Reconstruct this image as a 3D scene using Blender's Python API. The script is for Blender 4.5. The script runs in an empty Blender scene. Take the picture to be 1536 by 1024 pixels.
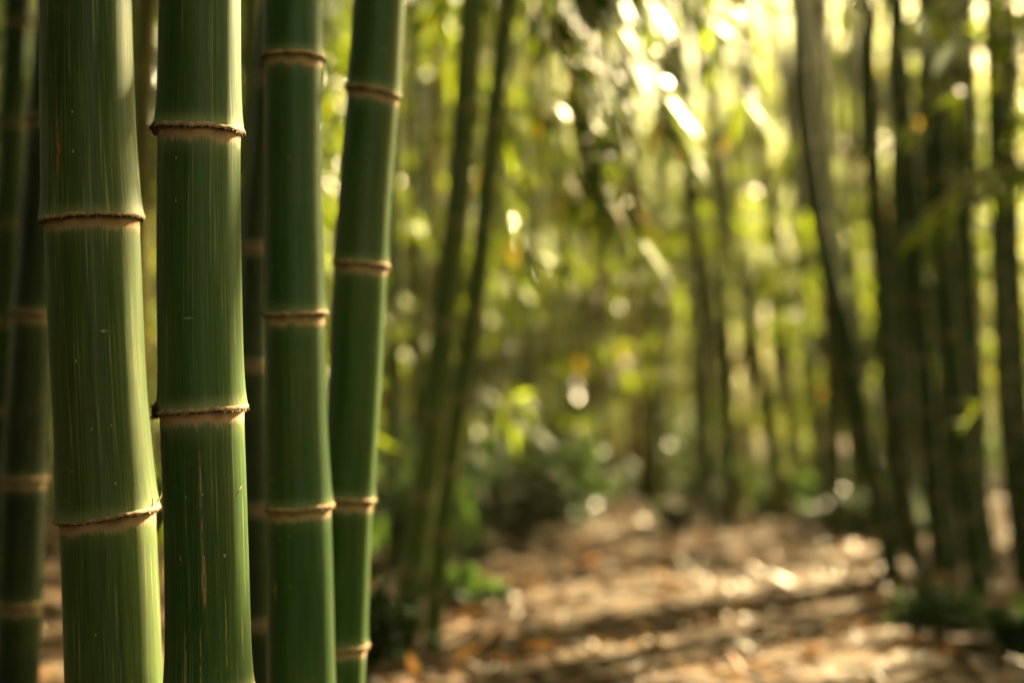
import bpy, math, random
import numpy as np
from mathutils import Vector

R = math.radians
rng = np.random.default_rng(11)
random.seed(11)
scene = bpy.context.scene
col = scene.collection

# ------------------------------------------------------------------ camera and sun geometry
F = 1536 * 50 / 36.0
CAM = np.array([0.0, 0.0, 0.60])
PITCH = math.atan((650 - 512) / F)
FWD = np.array([0, math.cos(PITCH), math.sin(PITCH)])
UP = np.array([0, -math.sin(PITCH), math.cos(PITCH)])
RIGHT = np.array([1.0, 0, 0])
SUN_AZ, SUN_EL = R(39), R(33)
SUN = np.array([math.sin(SUN_AZ) * math.cos(SUN_EL), math.cos(SUN_AZ) * math.cos(SUN_EL), math.sin(SUN_EL)])


def P(px, py, d):
    """World point seen at photo pixel (px, py) at depth d."""
    return CAM + d * FWD + (px - 768) / F * d * RIGHT + (512 - py) / F * d * UP


def project(p):
    q = np.atleast_2d(p) - CAM
    d = q @ FWD
    dd = np.where(d > .05, d, .05)
    return 768 + (q @ RIGHT) / dd * F, 512 - (q @ UP) / dd * F, d


def gz(x, y):
    x = np.asarray(x, float); y = np.asarray(y, float)
    z = .016 * np.sin(1.1 * x + .4 * y) + .006 * np.sin(2.1 * y - 1.1 * x + 1.3) + .003 * np.sin(5.3 * x + 2.1 * y)
    z = z + .16 * np.clip((-.35 - x - .02 * y) / 2.0, 0, 1) ** 1.5 * np.clip((y - 4) / 3, 0, 1)
    z = z + .14 * np.clip((x - 1.9 - .05 * y) / 2.0, 0, 1) ** 1.5
    return z


def ground_hit(px, py):
    d = P(px, py, 1.0) - CAM
    t = -CAM[2] / d[2]
    for _ in range(6):
        p = CAM + t * d
        t = (float(gz(p[0], p[1])) - CAM[2]) / d[2]
    return CAM + t * d


# ------------------------------------------------------------------ object helpers
def tag(o, label=None, cat=None, group=None, kind=None):
    if label: o['label'] = label
    if cat: o['category'] = cat
    if group: o['group'] = group
    if kind: o['kind'] = kind
    return o


def mesh_obj(name, verts, faces, mats, parent=None, smooth=True, attrs=None, uv=None, mat_idx=None):
    me = bpy.data.meshes.new(name)
    if isinstance(faces, tuple):            # flat loops, starts, totals (fast path)
        loops, starts, totals = faces
        me.vertices.add(len(verts)); me.vertices.foreach_set('co', np.asarray(verts, np.float32).ravel())
        me.loops.add(len(loops)); me.loops.foreach_set('vertex_index', np.asarray(loops, np.int32))
        me.polygons.add(len(starts)); me.polygons.foreach_set('loop_start', np.asarray(starts, np.int32))
        me.update(calc_edges=True)
    else:
        me.from_pydata([tuple(v) for v in verts], [], faces)
    if smooth:
        me.polygons.foreach_set('use_smooth', np.ones(len(me.polygons), bool))
    for k, a in (attrs or {}).items():
        at = me.attributes.new(k, 'FLOAT', 'POINT')
        at.data.foreach_set('value', np.asarray(a, np.float32))
    if uv is not None:
        lay = me.uv_layers.new(name='UVMap')
        li = np.empty(len(me.loops), np.int32); me.loops.foreach_get('vertex_index', li)
        lay.data.foreach_set('uv', np.asarray(uv, np.float32)[li].ravel())
    for m in (mats if isinstance(mats, (list, tuple)) else [mats]):
        me.materials.append(m)
    if mat_idx is not None:
        me.polygons.foreach_set('material_index', np.asarray(mat_idx, np.int32))
    me.update()
    o = bpy.data.objects.new(name, me)
    col.objects.link(o)
    if parent: o.parent = parent
    return o


def empty(name, loc):
    o = bpy.data.objects.new(name, None)
    o.empty_display_size = .1
    o.location = loc
    col.objects.link(o)
    return o


def quad_grid_faces(nr, nc, wrap=True, base=0):
    i = np.arange(nr - 1)[:, None]
    j = np.arange(nc if wrap else nc - 1)[None, :]
    j2 = (j + 1) % nc
    a = i * nc + j; b = i * nc + j2; c = (i + 1) * nc + j2; d = (i + 1) * nc + j
    return np.stack([a, b, c, d], -1).reshape(-1, 4) + base


def flat(quads=None, tris=None):
    L, S, T, pos = [], [], [], 0
    for f in (quads, tris):
        if f is None or len(f) == 0: continue
        n, k = f.shape
        L.append(f.ravel()); S.append(pos + np.arange(n) * k); T.append(np.full(n, k)); pos += n * k
    return np.concatenate(L), np.concatenate(S), np.concatenate(T)


# ------------------------------------------------------------------ materials
class NT:
    def __init__(self, name):
        self.m = bpy.data.materials.new(name); self.m.use_nodes = True
        self.t = self.m.node_tree; self.t.nodes.clear()
        self.out = self.n('ShaderNodeOutputMaterial')

    def n(self, typ, **kw):
        nd = self.t.nodes.new(typ)
        for k, v in kw.items(): setattr(nd, k, v)
        return nd

    def l(self, a, b): self.t.links.new(a, b)

    def val(self, sock, v):
        if hasattr(v, 'is_output') or isinstance(v, bpy.types.NodeSocket): self.l(v, sock)
        else: sock.default_value = v

    def math(self, op, a, b=None, c=None, clamp=False):
        nd = self.n('ShaderNodeMath', operation=op, use_clamp=clamp)
        for i, v in enumerate((a, b, c)):
            if v is not None: self.val(nd.inputs[i], v)
        return nd.outputs[0]

    def mix(self, fac, a, b, blend='MIX'):
        nd = self.n('ShaderNodeMix', data_type='RGBA', blend_type=blend)
        self.val(nd.inputs[0], fac)
        self.val(nd.inputs[6], a if not isinstance(a, tuple) else (*a, 1)[:4])
        self.val(nd.inputs[7], b if not isinstance(b, tuple) else (*b, 1)[:4])
        return nd.outputs[2]

    def ramp(self, fac, stops, interp='LINEAR'):
        nd = self.n('ShaderNodeValToRGB'); nd.color_ramp.interpolation = interp
        e = nd.color_ramp.elements
        while len(e) < len(stops): e.new(.5)
        for k, (p, c) in enumerate(stops):
            e[k].position = p
            e[k].color = (*c, 1) if isinstance(c, tuple) else (c, c, c, 1)
        self.val(nd.inputs[0], fac)
        return nd.outputs[0]

    def smooth(self, v, lo, hi):
        nd = self.n('ShaderNodeMapRange', interpolation_type='SMOOTHSTEP')
        self.val(nd.inputs[0], v); self.val(nd.inputs[1], lo); self.val(nd.inputs[2], hi)
        nd.inputs[3].default_value = 0; nd.inputs[4].default_value = 1
        return nd.outputs[0]

    def noise(self, vec, scale=(1, 1, 1), detail=3, rough=.55, offset=(0, 0, 0), sc=1.0):
        mp = self.n('ShaderNodeMapping'); self.l(vec, mp.inputs[0])
        mp.inputs['Scale'].default_value = scale
        self.val(mp.inputs['Location'], offset)
        nd = self.n('ShaderNodeTexNoise'); self.l(mp.outputs[0], nd.inputs['Vector'])
        nd.inputs['Scale'].default_value = sc; nd.inputs['Detail'].default_value = detail
        nd.inputs['Roughness'].default_value = rough
        return nd.outputs[0]

    def attr(self, name):
        nd = self.n('ShaderNodeAttribute', attribute_name=name); return nd.outputs['Fac']


def leaf_material(name, dark, mid, light, trans, gloss=.10, rough=.2, trans_amt=.5, rare=None):
    T = NT(name)
    t = T.attr('tint')
    stops = [(0, dark), (.5, mid), (.9, light)]
    tst = [(0, tuple(.65 * v for v in trans)), (.5, trans), (.9, tuple(min(1, 1.3 * v) for v in trans))]
    if rare:
        stops.append((.96, rare)); tst.append((.96, tuple(min(.9, 1.5 * v) for v in rare)))
    c = T.ramp(t, stops); tc = T.ramp(t, tst)
    df = T.n('ShaderNodeBsdfDiffuse'); T.l(c, df.inputs[0])
    tr = T.n('ShaderNodeBsdfTranslucent'); T.l(tc, tr.inputs[0])
    mx = T.n('ShaderNodeMixShader'); mx.inputs[0].default_value = trans_amt
    T.l(df.outputs[0], mx.inputs[1]); T.l(tr.outputs[0], mx.inputs[2])
    gl = T.n('ShaderNodeBsdfGlossy'); gl.inputs['Roughness'].default_value = rough
    gl.inputs[0].default_value = (1, 1, 1, 1)
    fr = T.n('ShaderNodeFresnel'); fr.inputs[0].default_value = 1.42
    fac = T.math('MULTIPLY', fr.outputs[0], gloss * 10, clamp=True)
    m2 = T.n('ShaderNodeMixShader'); T.l(fac, m2.inputs[0])
    T.l(mx.outputs[0], m2.inputs[1]); T.l(gl.outputs[0], m2.inputs[2])
    T.l(m2.outputs[0], T.out.inputs[0])
    return T.m


def culm_material(name, deep, pale, bloom, streak=.35, scratches=(), seed=0.0, rough=.36, fine=True, scrape=0.0,
                  band=(.33, .185, .10), vary=False):
    """Waxy bamboo skin: fine lengthwise streaks, flecks, pale bloom above a node and a ragged tan band below it."""
    T = NT(name)
    uvn = T.n('ShaderNodeUVMap'); uv = uvn.outputs[0]
    sep = T.n('ShaderNodeSeparateXYZ'); T.l(uv, sep.inputs[0])
    nu = T.attr('nu'); nl = T.attr('nl')
    off = (seed * 3.1, seed * 1.7, seed)
    broad = T.noise(uv, (16, 3.0, 1), 3, .55, off)
    c = T.mix(T.smooth(broad, .32, .68), (*deep, 1), (*pale, 1))
    if vary:
        oi = T.n('ShaderNodeObjectInfo')
        c = T.mix(T.math('MULTIPLY', oi.outputs['Random'], .6), c, (.095, .095, .020, 1))
    if fine:
        band1 = T.noise(uv, (170, 1.6, 1), 2, .6, off)
        c = T.mix(T.math('MULTIPLY', T.smooth(band1, .52, .75), .55), c, tuple(min(1, 1.45 * v + .006) for v in pale) + (1,))
        c = T.mix(T.math('MULTIPLY', T.smooth(band1, .46, .28), .5), c, tuple(.55 * v for v in deep) + (1,))
        s1 = T.noise(uv, (620, 5.0, 1), 2, .5, (off[1], off[0], off[2]))
        gate = T.noise(uv, (40, 7, 1), 2, .5, (off[2] + 4, off[0], 0))
        m = T.math('MULTIPLY', T.smooth(s1, .56, .72), T.smooth(gate, .36, .60))
        c = T.mix(T.math('MULTIPLY', m, streak), c, (.42, .40, .20, 1))
        olive = T.noise(uv, (9, 4.5, 1), 4, .6, (off[1] + 3, off[2] + 8, 2))
        c = T.mix(T.math('MULTIPLY', T.smooth(olive, .46, .72), .6), c, (.058, .068, .013, 1))
        lich = T.noise(uv, (120, 85, 1), 5, .7, (off[2] + 1, off[0] + 6, 4))
        lg = T.noise(uv, (14, 9, 1), 3, .6, (off[0] + 8, off[1] + 2, 5))
        c = T.mix(T.math('MULTIPLY', T.math('MULTIPLY', T.smooth(lich, .54, .68), T.smooth(lg, .48, .66)), .30), c, (.13, .14, .075, 1))
        dk = T.noise(uv, (240, 110, 1), 4, .7, (off[2] + 3, off[0] + 1, 7))
        c = T.mix(T.math('MULTIPLY', T.smooth(dk, .64, .74), .55), c, (.012, .014, .006, 1))
        # tan scrapes
        if scrape > 0:
            s2 = T.noise(uv, (260, 6.5, 1), 3, .6, (off[2], off[1] + 9, 3))
            g2 = T.noise(uv, (24, 2.2, 1), 2, .5, (off[0] + 2, off[2], 1))
            m2 = T.math('MULTIPLY', T.smooth(s2, .655, .70), T.smooth(g2, .50, .60))
            c = T.mix(T.math('MULTIPLY', m2, scrape), c, (.36, .22, .09, 1))
        s3 = T.noise(uv, (1100, 14.0, 1), 2, .6, (off[0] + 5, off[2], off[1]))
        c = T.mix(T.math('MULTIPLY', T.smooth(s3, .5, .75), .45), c, tuple(min(1, 1.9 * v + .012) for v in pale) + (1,))
        c = T.mix(T.math('MULTIPLY', T.smooth(s3, .5, .25), .5), c, tuple(.45 * v for v in deep) + (1,))
        blot = T.noise(uv, (55, 26, 1), 4, .65, (off[2] + 7, off[1], off[0]))
        c = T.mix(T.math('MULTIPLY', T.smooth(blot, .55, .75), .35), c, tuple(.7 * v + .012 for v in pale) + (1,))
        # flecks
        vo = T.n('ShaderNodeTexVoronoi'); mp = T.n('ShaderNodeMapping'); T.l(uv, mp.inputs[0])
        mp.inputs['Scale'].default_value = (170, 70, 1); mp.inputs['Location'].default_value = (seed, seed * 2, 0)
        T.l(mp.outputs[0], vo.inputs['Vector']); vo.inputs['Scale'].default_value = 1
        sepc = T.n('ShaderNodeSeparateColor'); T.l(vo.outputs['Color'], sepc.inputs[0])
        keep = T.math('GREATER_THAN', sepc.outputs[0], .93)
        sz = T.math('MULTIPLY', sepc.outputs[1], .16)
        fl = T.math('MULTIPLY', keep, T.math('LESS_THAN', vo.outputs['Distance'], sz))
        c = T.mix(T.math('MULTIPLY', fl, .75), c, (.45, .42, .26, 1))
        # individual scars: (u, v, half width, half length)
        for (u0, v0, hu, hv, colr) in scratches:
            du = T.math('DIVIDE', T.math('SUBTRACT', sep.outputs[0], u0), hu)
            dv = T.math('DIVIDE', T.math('SUBTRACT', sep.outputs[1], v0), hv)
            wob = T.noise(uv, (300, 90, 1), 2, .6, (seed + u0 * 50, 0, 0))
            r2 = T.math('ADD', T.math('ADD', T.math('MULTIPLY', du, du), T.math('MULTIPLY', dv, dv)), T.math('MULTIPLY', wob, 1.2))
            brk = T.noise(uv, (420, 55, 1), 3, .7, (v0 * 9, seed, u0 * 70))
            sc = T.math('MULTIPLY', T.smooth(r2, 1.6, .95), T.smooth(brk, .36, .56))
            c = T.mix(T.math('MULTIPLY', sc, .85), c, T.mix(T.smooth(brk, .4, .7), tuple(.55 * v for v in colr) + (1,), (*colr, 1)))
    # pale bloom just above a node, ragged tan zone just below it
    rag = T.noise(uv, (520, 45, 1), 3, .65, off)
    rag2 = T.noise(uv, (60, 12, 1), 2, .5, off)
    up = T.smooth(nu, .024, .001)
    upm = T.math('MULTIPLY', T.math('POWER', up, 2.0), T.math('ADD', .25, T.math('MULTIPLY', rag, .9)))
    c = T.mix(T.math('MULTIPLY', upm, bloom), c, (.34, .33, .15, 1))
    low = T.math('ADD', -.0112, T.math('ADD', T.math('MULTIPLY', T.math('SUBTRACT', rag, .5), -.016), T.math('MULTIPLY', T.math('SUBTRACT', rag2, .5), .012)))
    dn = T.smooth(nl, T.math('SUBTRACT', low, .0062), T.math('ADD', low, .0012))
    tan = T.mix(T.smooth(rag2, .35, .65), (*[.75 * v for v in band], 1), (*[1.4 * v for v in band], 1))
    tan = T.mix(T.math('MULTIPLY', T.smooth(nl, -.004, -.012), T.math('ADD', .35, rag)), tan, (.36, .24, .14, 1))
    tan = T.mix(T.math('MULTIPLY', T.smooth(nl, -.006, -.001), .6), tan, (.10, .045, .02, 1))
    c = T.mix(T.math('MULTIPLY', dn, .9 if fine else .5), c, tan)
    # faint yellowish-white bloom lower down
    dn2 = T.smooth(nl, -.035, -.006)
    c = T.mix(T.math('MULTIPLY', T.math('MULTIPLY', dn2, T.math('SUBTRACT', 1.0, dn)), bloom * .35), c, (.30, .30, .16, 1))
    b = T.n('ShaderNodeBsdfPrincipled')
    T.l(c, b.inputs['Base Color'])
    rr = T.math('ADD', rough, T.math('ADD', T.math('MULTIPLY', T.math('SUBTRACT', broad, .5), .25), T.math('MULTIPLY', dn, .3)))
    T.l(rr, b.inputs['Roughness'])
    b.inputs['Specular IOR Level'].default_value = .27 if fine else .14
    if fine:      # powdery wax
        b.inputs['Sheen Weight'].default_value = .07; b.inputs['Sheen Roughness'].default_value = .35
        b.inputs['Sheen Tint'].default_value = (1.0, .93, .72, 1)
    if fine:
        bp = T.n('ShaderNodeBump'); bp.inputs['Strength'].default_value = .35; bp.inputs['Distance'].default_value = .0004
        T.l(T.math('ADD', T.math('ADD', band1, T.math('MULTIPLY', s1, .4)), T.math('MULTIPLY', T.math('MULTIPLY', rag, dn), 2.0)), bp.inputs['Height'])
        T.l(bp.outputs[0], b.inputs['Normal'])
    T.l(b.outputs[0], T.out.inputs[0])
    return T.m


def rough_material(name, stops, scale, bump=.4, dist=.001, rough=.8, stretch=(1, 1, 1)):
    T = NT(name)
    tc = T.n('ShaderNodeTexCoord')
    n1 = T.noise(tc.outputs['Object'], stretch, 5, .62, (0, 0, 0), scale)
    c = T.ramp(n1, stops)
    b = T.n('ShaderNodeBsdfPrincipled'); T.l(c, b.inputs['Base Color']); b.inputs['Roughness'].default_value = rough
    b.inputs['Specular IOR Level'].default_value = .25
    bp = T.n('ShaderNodeBump'); bp.inputs['Strength'].default_value = bump; bp.inputs['Distance'].default_value = dist
    T.l(n1, bp.inputs['Height']); T.l(bp.outputs[0], b.inputs['Normal'])
    T.l(b.outputs[0], T.out.inputs[0])
    return T.m


M_RING = rough_material('node_ring_skin', [(.30, (.12, .065, .032)), (.45, (.25, .15, .080)), (.60, (.37, .25, .145)), (.8, (.46, .36, .24))], 130, .7, .0012)
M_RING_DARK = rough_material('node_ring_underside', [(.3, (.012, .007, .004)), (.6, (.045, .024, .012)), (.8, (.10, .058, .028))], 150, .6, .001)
M_BUD = rough_material('bud_scale', [(.3, (.012, .008, .005)), (.55, (.06, .035, .018)), (.75, (.22, .14, .075))], 180, .8, .001)
M_TWIG = rough_material('twig_bark', [(.3, (.05, .05, .018)), (.7, (.13, .12, .045))], 40)
M_STRAW = rough_material('dry_straw', [(.3, (.22, .14, .06)), (.7, (.42, .30, .14))], 60)
M_LEAF = leaf_material('bamboo_leaf', (.020, .056, .006), (.042, .086, .007), (.085, .118, .009), (.28, .365, .013), rare=(.52, .31, .015), gloss=.045, rough=.34)
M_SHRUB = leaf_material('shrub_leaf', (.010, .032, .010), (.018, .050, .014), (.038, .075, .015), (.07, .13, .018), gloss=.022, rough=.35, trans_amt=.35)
M_FALLEN = leaf_material('fallen_leaf', (.024, .013, .005), (.115, .050, .011), (.50, .27, .095), (.30, .15, .04), gloss=.03, rough=.5, trans_amt=.2, rare=(.34, .11, .02))
M_BG = [culm_material('far_culm_green', (.026, .056, .007), (.052, .082, .010), .35, fine=False, seed=2.0, rough=.42, vary=True),
        culm_material('far_culm_straw', (.10, .085, .018), (.165, .125, .030), .4, fine=False, seed=5.0, rough=.45, vary=True),
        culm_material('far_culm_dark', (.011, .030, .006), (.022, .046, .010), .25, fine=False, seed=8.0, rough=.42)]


M_PAIR = culm_material('slim_culm_green', (.045, .075, .013), (.090, .110, .022), .6, fine=False, seed=4.0, rough=.4)


# ------------------------------------------------------------------ bamboo stem
def catmull(pts, per=12):
    """Centripetal Catmull-Rom: no overshoot where points are unevenly spaced."""
    pts = np.asarray(pts, float)
    q = np.vstack([2 * pts[0] - pts[1], pts, 2 * pts[-1] - pts[-2]])
    out = []
    for i in range(1, len(q) - 2):
        p0, p1, p2, p3 = q[i - 1:i + 3]
        k = [0.0]
        for a, b in ((p0, p1), (p1, p2), (p2, p3)): k.append(k[-1] + max(np.linalg.norm(b - a), 1e-6) ** .5)
        n = max(3, int(per * min(4, max(.5, np.linalg.norm(p2 - p1) / .35))))
        t = np.linspace(k[1], k[2], n, endpoint=False)[:, None]
        a1 = (k[1] - t) / (k[1] - k[0]) * p0 + (t - k[0]) / (k[1] - k[0]) * p1
        a2 = (k[2] - t) / (k[2] - k[1]) * p1 + (t - k[1]) / (k[2] - k[1]) * p2
        a3 = (k[3] - t) / (k[3] - k[2]) * p2 + (t - k[2]) / (k[3] - k[2]) * p3
        b1 = (k[2] - t) / (k[2] - k[0]) * a1 + (t - k[0]) / (k[2] - k[0]) * a2
        b2 = (k[3] - t) / (k[3] - k[1]) * a2 + (t - k[1]) / (k[3] - k[1]) * a3
        out.append((k[2] - t) / (k[2] - k[1]) * b1 + (t - k[1]) / (k[2] - k[1]) * b2)
    out.append(pts[-1:])
    return np.vstack(out)


class Axis:
    def __init__(self, pts, per=12):
        self.p = catmull(pts, per)
        seg = np.linalg.norm(np.diff(self.p, axis=0), axis=1)
        self.s = np.concatenate([[0], np.cumsum(seg)])
        self.len = self.s[-1]

    def at(self, s):
        return np.stack([np.interp(s, self.s, self.p[:, k]) for k in range(3)], -1)

    def tan(self, s):
        t = self.at(np.asarray(s) + .02) - self.at(np.asarray(s) - .02)
        return t / np.linalg.norm(t, axis=-1, keepdims=True)

    def s_at_z(self, z):
        return float(np.interp(z, self.p[:, 2], self.s))


def frames(ax, s):
    t = ax.tan(s)
    ref = np.array([0, 1.0, 0])
    a = ref - (t @ ref)[:, None] * t
    a /= np.linalg.norm(a, axis=1, keepdims=True)      # points away from the camera
    b = np.cross(t, a)
    return t, a, b


def node_dist(s, nodes):
    nodes = np.asarray(nodes)
    d = s[:, None] - nodes[None, :]
    k = np.argmin(np.abs(d), axis=1)
    return d[np.arange(len(s)), k]


def stem_mesh(name, ax, r_of_s, nodes, mat, parent, origin, segs=14, s_list=None, flare=.075, tilt=None, lump=0.0):
    nodes = np.asarray(nodes)
    if s_list is None:
        ex = np.concatenate([nodes + e for e in (-.02, -.004, 0.001, .008, .03, .08)])
        s = np.unique(np.clip(np.concatenate([ex, np.arange(0, ax.len, .16), [0, ax.len]]), 0, ax.len))
    else:
        s = s_list
    t, a, b = frames(ax, s)
    nd = node_dist(s, nodes)
    f = np.where(nd >= 0, flare * np.exp(-nd / .020) + .35 * flare * np.exp(-nd / .07), .45 * flare * np.exp(nd / .003) - .10 * flare * np.exp(nd / .03))
    th = np.linspace(0, 2 * np.pi, segs, endpoint=False)
    r = r_of_s(s) * (1 + f)
    rr = np.repeat(r[:, None], segs, 1)
    if lump:
        rr *= 1 + lump * np.sin(2 * th[None, :] + 1.3 * s[:, None] * 4) + .6 * lump * np.sin(3 * th[None, :] - 5 * s[:, None] + 1)
    c = ax.at(s)
    v = c[:, None, :] + rr[:, :, None] * (np.cos(th)[None, :, None] * a[:, None, :] + np.sin(th)[None, :, None] * b[:, None, :])
    k1 = np.searchsorted(nodes, s, side='right')
    lo_n = np.concatenate([[-9], nodes])[k1]; hi_n = np.concatenate([nodes, [ax.len + 9]])[k1]
    nuv = np.repeat(np.minimum(s - lo_n, .3)[:, None], segs, 1); nlv = np.repeat(np.maximum(s - hi_n, -.3)[:, None], segs, 1)
    if tilt is not None:      # the node plane is tilted: shift along the stem near each node
        k = np.argmin(np.abs(s[:, None] - nodes[None, :]), axis=1)
        tl = np.asarray(tilt)[k]
        w = np.exp(-(nd / .05) ** 2)
        sh = (tl * w)[:, None] * (rr * -np.sin(th)[None, :]) + (.22 * w * 0)[:, None]
        v = v + sh[:, :, None] * t[:, None, :]
    uv = np.stack([np.repeat((th * .045)[None, :], len(s), 0), np.repeat(s[:, None], segs, 1)], -1).reshape(-1, 2)
    v = v.reshape(-1, 3) - origin
    q = quad_grid_faces(len(s), segs)
    cap = np.arange(segs) + (len(s) - 1) * segs
    faces = flat(q)
    top = np.stack([np.full(segs - 2, cap[0]), cap[1:-1], cap[2:]], -1)
    faces = flat(q, top)
    return mesh_obj(name, v, faces, mat, parent, True, {'nu': nuv.ravel(), 'nl': nlv.ravel()}, uv)


def node_ring(ax, s0, r, parent, origin, tilt, seed, size=1.0):
    """Sheath scar: an uneven lip round the node with a ragged fringe of fibres below it."""
    g = np.random.default_rng(seed)
    n = 150
    th = np.linspace(0, 2 * np.pi, n, endpoint=False)
    t, a, b = frames(ax, np.array([s0])); t, a, b = t[0], a[0], b[0]
    c = ax.at(s0)
    ph = g.uniform(0, 6.28, 8)
    wob = .5 * np.sin(2 * th + ph[0]) + .35 * np.sin(5 * th + ph[1]) + .25 * np.sin(11 * th + ph[2]) + .2 * np.sin(23 * th + ph[3])
    jit = np.convolve(np.concatenate([g.normal(size=n)] * 3), [.25, .5, .25], 'same')[n:2 * n]
    prof = [(-.0014, .0052), (.0004, .0038), (.0013, .0024), (.0018, .0009), (.0015, -.0004), (.0003, -.0013), (-.0016, -.0021)]
    V = []
    for dr, ds in prof:
        rr = r + size * dr * (1 + .16 * wob + .05 * jit) + .0003
        ss = size * ds + .0008 * wob + .0002 * jit
        sh = tilt * r * -np.sin(th)
        V.append(c + rr[:, None] * (np.cos(th)[:, None] * a + np.sin(th)[:, None] * b) + (ss + sh)[:, None] * t)
    V = np.vstack(V)
    q = quad_grid_faces(len(prof), n)
    # fibres
    m = 260
    ft = g.uniform(0, 2 * np.pi, m)
    L = size * g.gamma(2.0, .0010, m).clip(.0006, .006)
    wd = g.uniform(.00025, .0007, m) / r
    base = size * -.0006 + .001 * np.interp(ft, th, wob)
    upw = g.random(m) < .3
    tv, tf = [], []
    k0 = len(V)
    for k in range(m):
        sg = 1 if upw[k] else -1
        for dth, fs, dr in ((-wd[k], 0, .0014), (wd[k], 0, .0014), (g.normal() * .012, 1, g.uniform(.0006, .0028))):
            an = ft[k] + dth
            z = base[k] + (.0022 * size if upw[k] else 0) + sg * fs * L[k] * (.55 if upw[k] else 1)
            tv.append(c + (r + size * dr + .0006) * (math.cos(an) * a + math.sin(an) * b) + (z + tilt * r * -math.sin(an)) * t)
        tf.append((k0 + 3 * k, k0 + 3 * k + 1, k0 + 3 * k + 2))
    V = np.vstack([V, np.array(tv)]) - origin
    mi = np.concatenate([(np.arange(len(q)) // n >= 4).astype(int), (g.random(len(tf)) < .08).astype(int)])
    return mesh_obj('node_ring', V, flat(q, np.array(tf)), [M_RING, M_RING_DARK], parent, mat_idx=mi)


def tube(name, pts, r0, r1, mat, parent, origin, segs=6):
    ax = Axis(pts, 6)
    s = np.linspace(0, ax.len, len(ax.p))
    t, a, b = frames(ax, s)
    th = np.linspace(0, 2 * np.pi, segs, endpoint=False)
    r = np.linspace(r0, r1, len(s))
    v = ax.at(s)[:, None, :] + r[:, None, None] * (np.cos(th)[None, :, None] * a[:, None] + np.sin(th)[None, :, None] * b[:, None])
    return mesh_obj(name, v.reshape(-1, 3) - origin, flat(quad_grid_faces(len(s), segs)), mat, parent)


def bud(c, out, r, parent, origin, seed):
    """Dark scaly dormant branch bud: overlapping pointed scales on a small knob."""
    g = np.random.default_rng(seed)
    out = out / np.linalg.norm(out); upv = np.array([0, 0, 1.0]); sd = np.cross(out, upv); sd /= np.linalg.norm(sd)
    nu, nv = 14, 18
    V = []
    for i in range(nu):
        f = i / (nu - 1)
        rr = r * math.sin(math.pi * (.12 + .86 * f)) ** .7 * (1 - .35 * f)
        for j in range(nv):
            an = 2 * math.pi * j / nv
            k = 1 + .22 * math.sin(5 * an + 2 * i) + g.normal() * .07
            V.append(c + out * (r * 1.25 * (f - .25)) + rr * k * (math.cos(an) * sd + 1.25 * math.sin(an) * upv))
    q = quad_grid_faces(nu, nv)
    tris = []; k0 = len(V)
    for k in range(34):
        an = g.uniform(0, 6.28); f = g.uniform(.1, .9); L = r * g.uniform(.5, 1.2)
        d = (math.cos(an) * sd + math.sin(an) * upv); rr = r * .9 * math.sin(math.pi * (.15 + .75 * f))
        p = c + out * (r * 1.2 * (f - .25)) + rr * d
        w = np.cross(d, out) * r * .28
        V += [p - w, p + w, p + d * L * .5 + out * L * .5 - upv * L * .35 * g.random()]
        tris.append((k0 + 3 * k, k0 + 3 * k + 1, k0 + 3 * k + 2))
    return mesh_obj('branch_bud', np.array(V) - origin, flat(q, np.array(tris)), M_BUD, parent)


# ------------------------------------------------------------------ leaves
def unit(v): return v / np.maximum(np.linalg.norm(v, axis=-1, keepdims=True), 1e-9)


def leaf_verts(p, t, nrm, L, W, droop):
    """Lanceolate leaves: 6 vertices, 3 faces each, folded at the midrib and drooping."""
    t = unit(t); sd = unit(np.cross(t, nrm)); nn = np.cross(sd, t)
    L = L[:, None]; W = W[:, None]; dz = np.array([0, 0, -1.0]) * droop[:, None] * L
    f = .12
    v0 = p
    l1 = p + .28 * L * t + .50 * W * sd + f * W * nn + dz * .06
    r1 = p + .28 * L * t - .50 * W * sd + f * W * nn + dz * .06
    l2 = p + .66 * L * t + .36 * W * sd + f * W * nn + dz * .36
    r2 = p + .66 * L * t - .36 * W * sd + f * W * nn + dz * .36
    v3 = p + 1.0 * L * t + dz
    return np.stack([v0, l1, l2, v3, r2, r1], 1)


# sun corridors: places on the foreground culms, the leaf spray and the path that the sun reaches through the canopy
TARGETS = []
GAP = np.random.default_rng(69)


def in_corridor(p):
    k = np.zeros(len(p), bool)
    for T, rad in TARGETS:
        q = p - T
        al = q @ SUN
        d2 = (q * q).sum(1) - al * al
        k |= (al > .25) & (d2 < (rad * 1.3 + .055 + .004 * al) ** 2)
    return k


def filter_leaves(base, tip, keep_view=False):
    c = .5 * (base + tip)
    bad = in_corridor(c)
    fx, fy, fd = project(c)          # the far treetops part where the path leads
    thin = np.exp(-((fx - 915) / 150) ** 2) * np.clip((330 - fy) / 260, 0, .8) * (fd > 9)
    bad |= GAP.random(len(c)) < thin
    if not keep_view:
        for q in (base, c, tip):
            px, py, d = project(q)
            bad |= (d > .1) & (d < 3.6) & (px > -120) & (px < 1656) & (py > -90) & (py < 1100)
            bad |= (d > .02) & (d < 1.3) & (px > -900) & (px < 2400) & (py > -700) & (py < 1700)
    return ~bad


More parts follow.
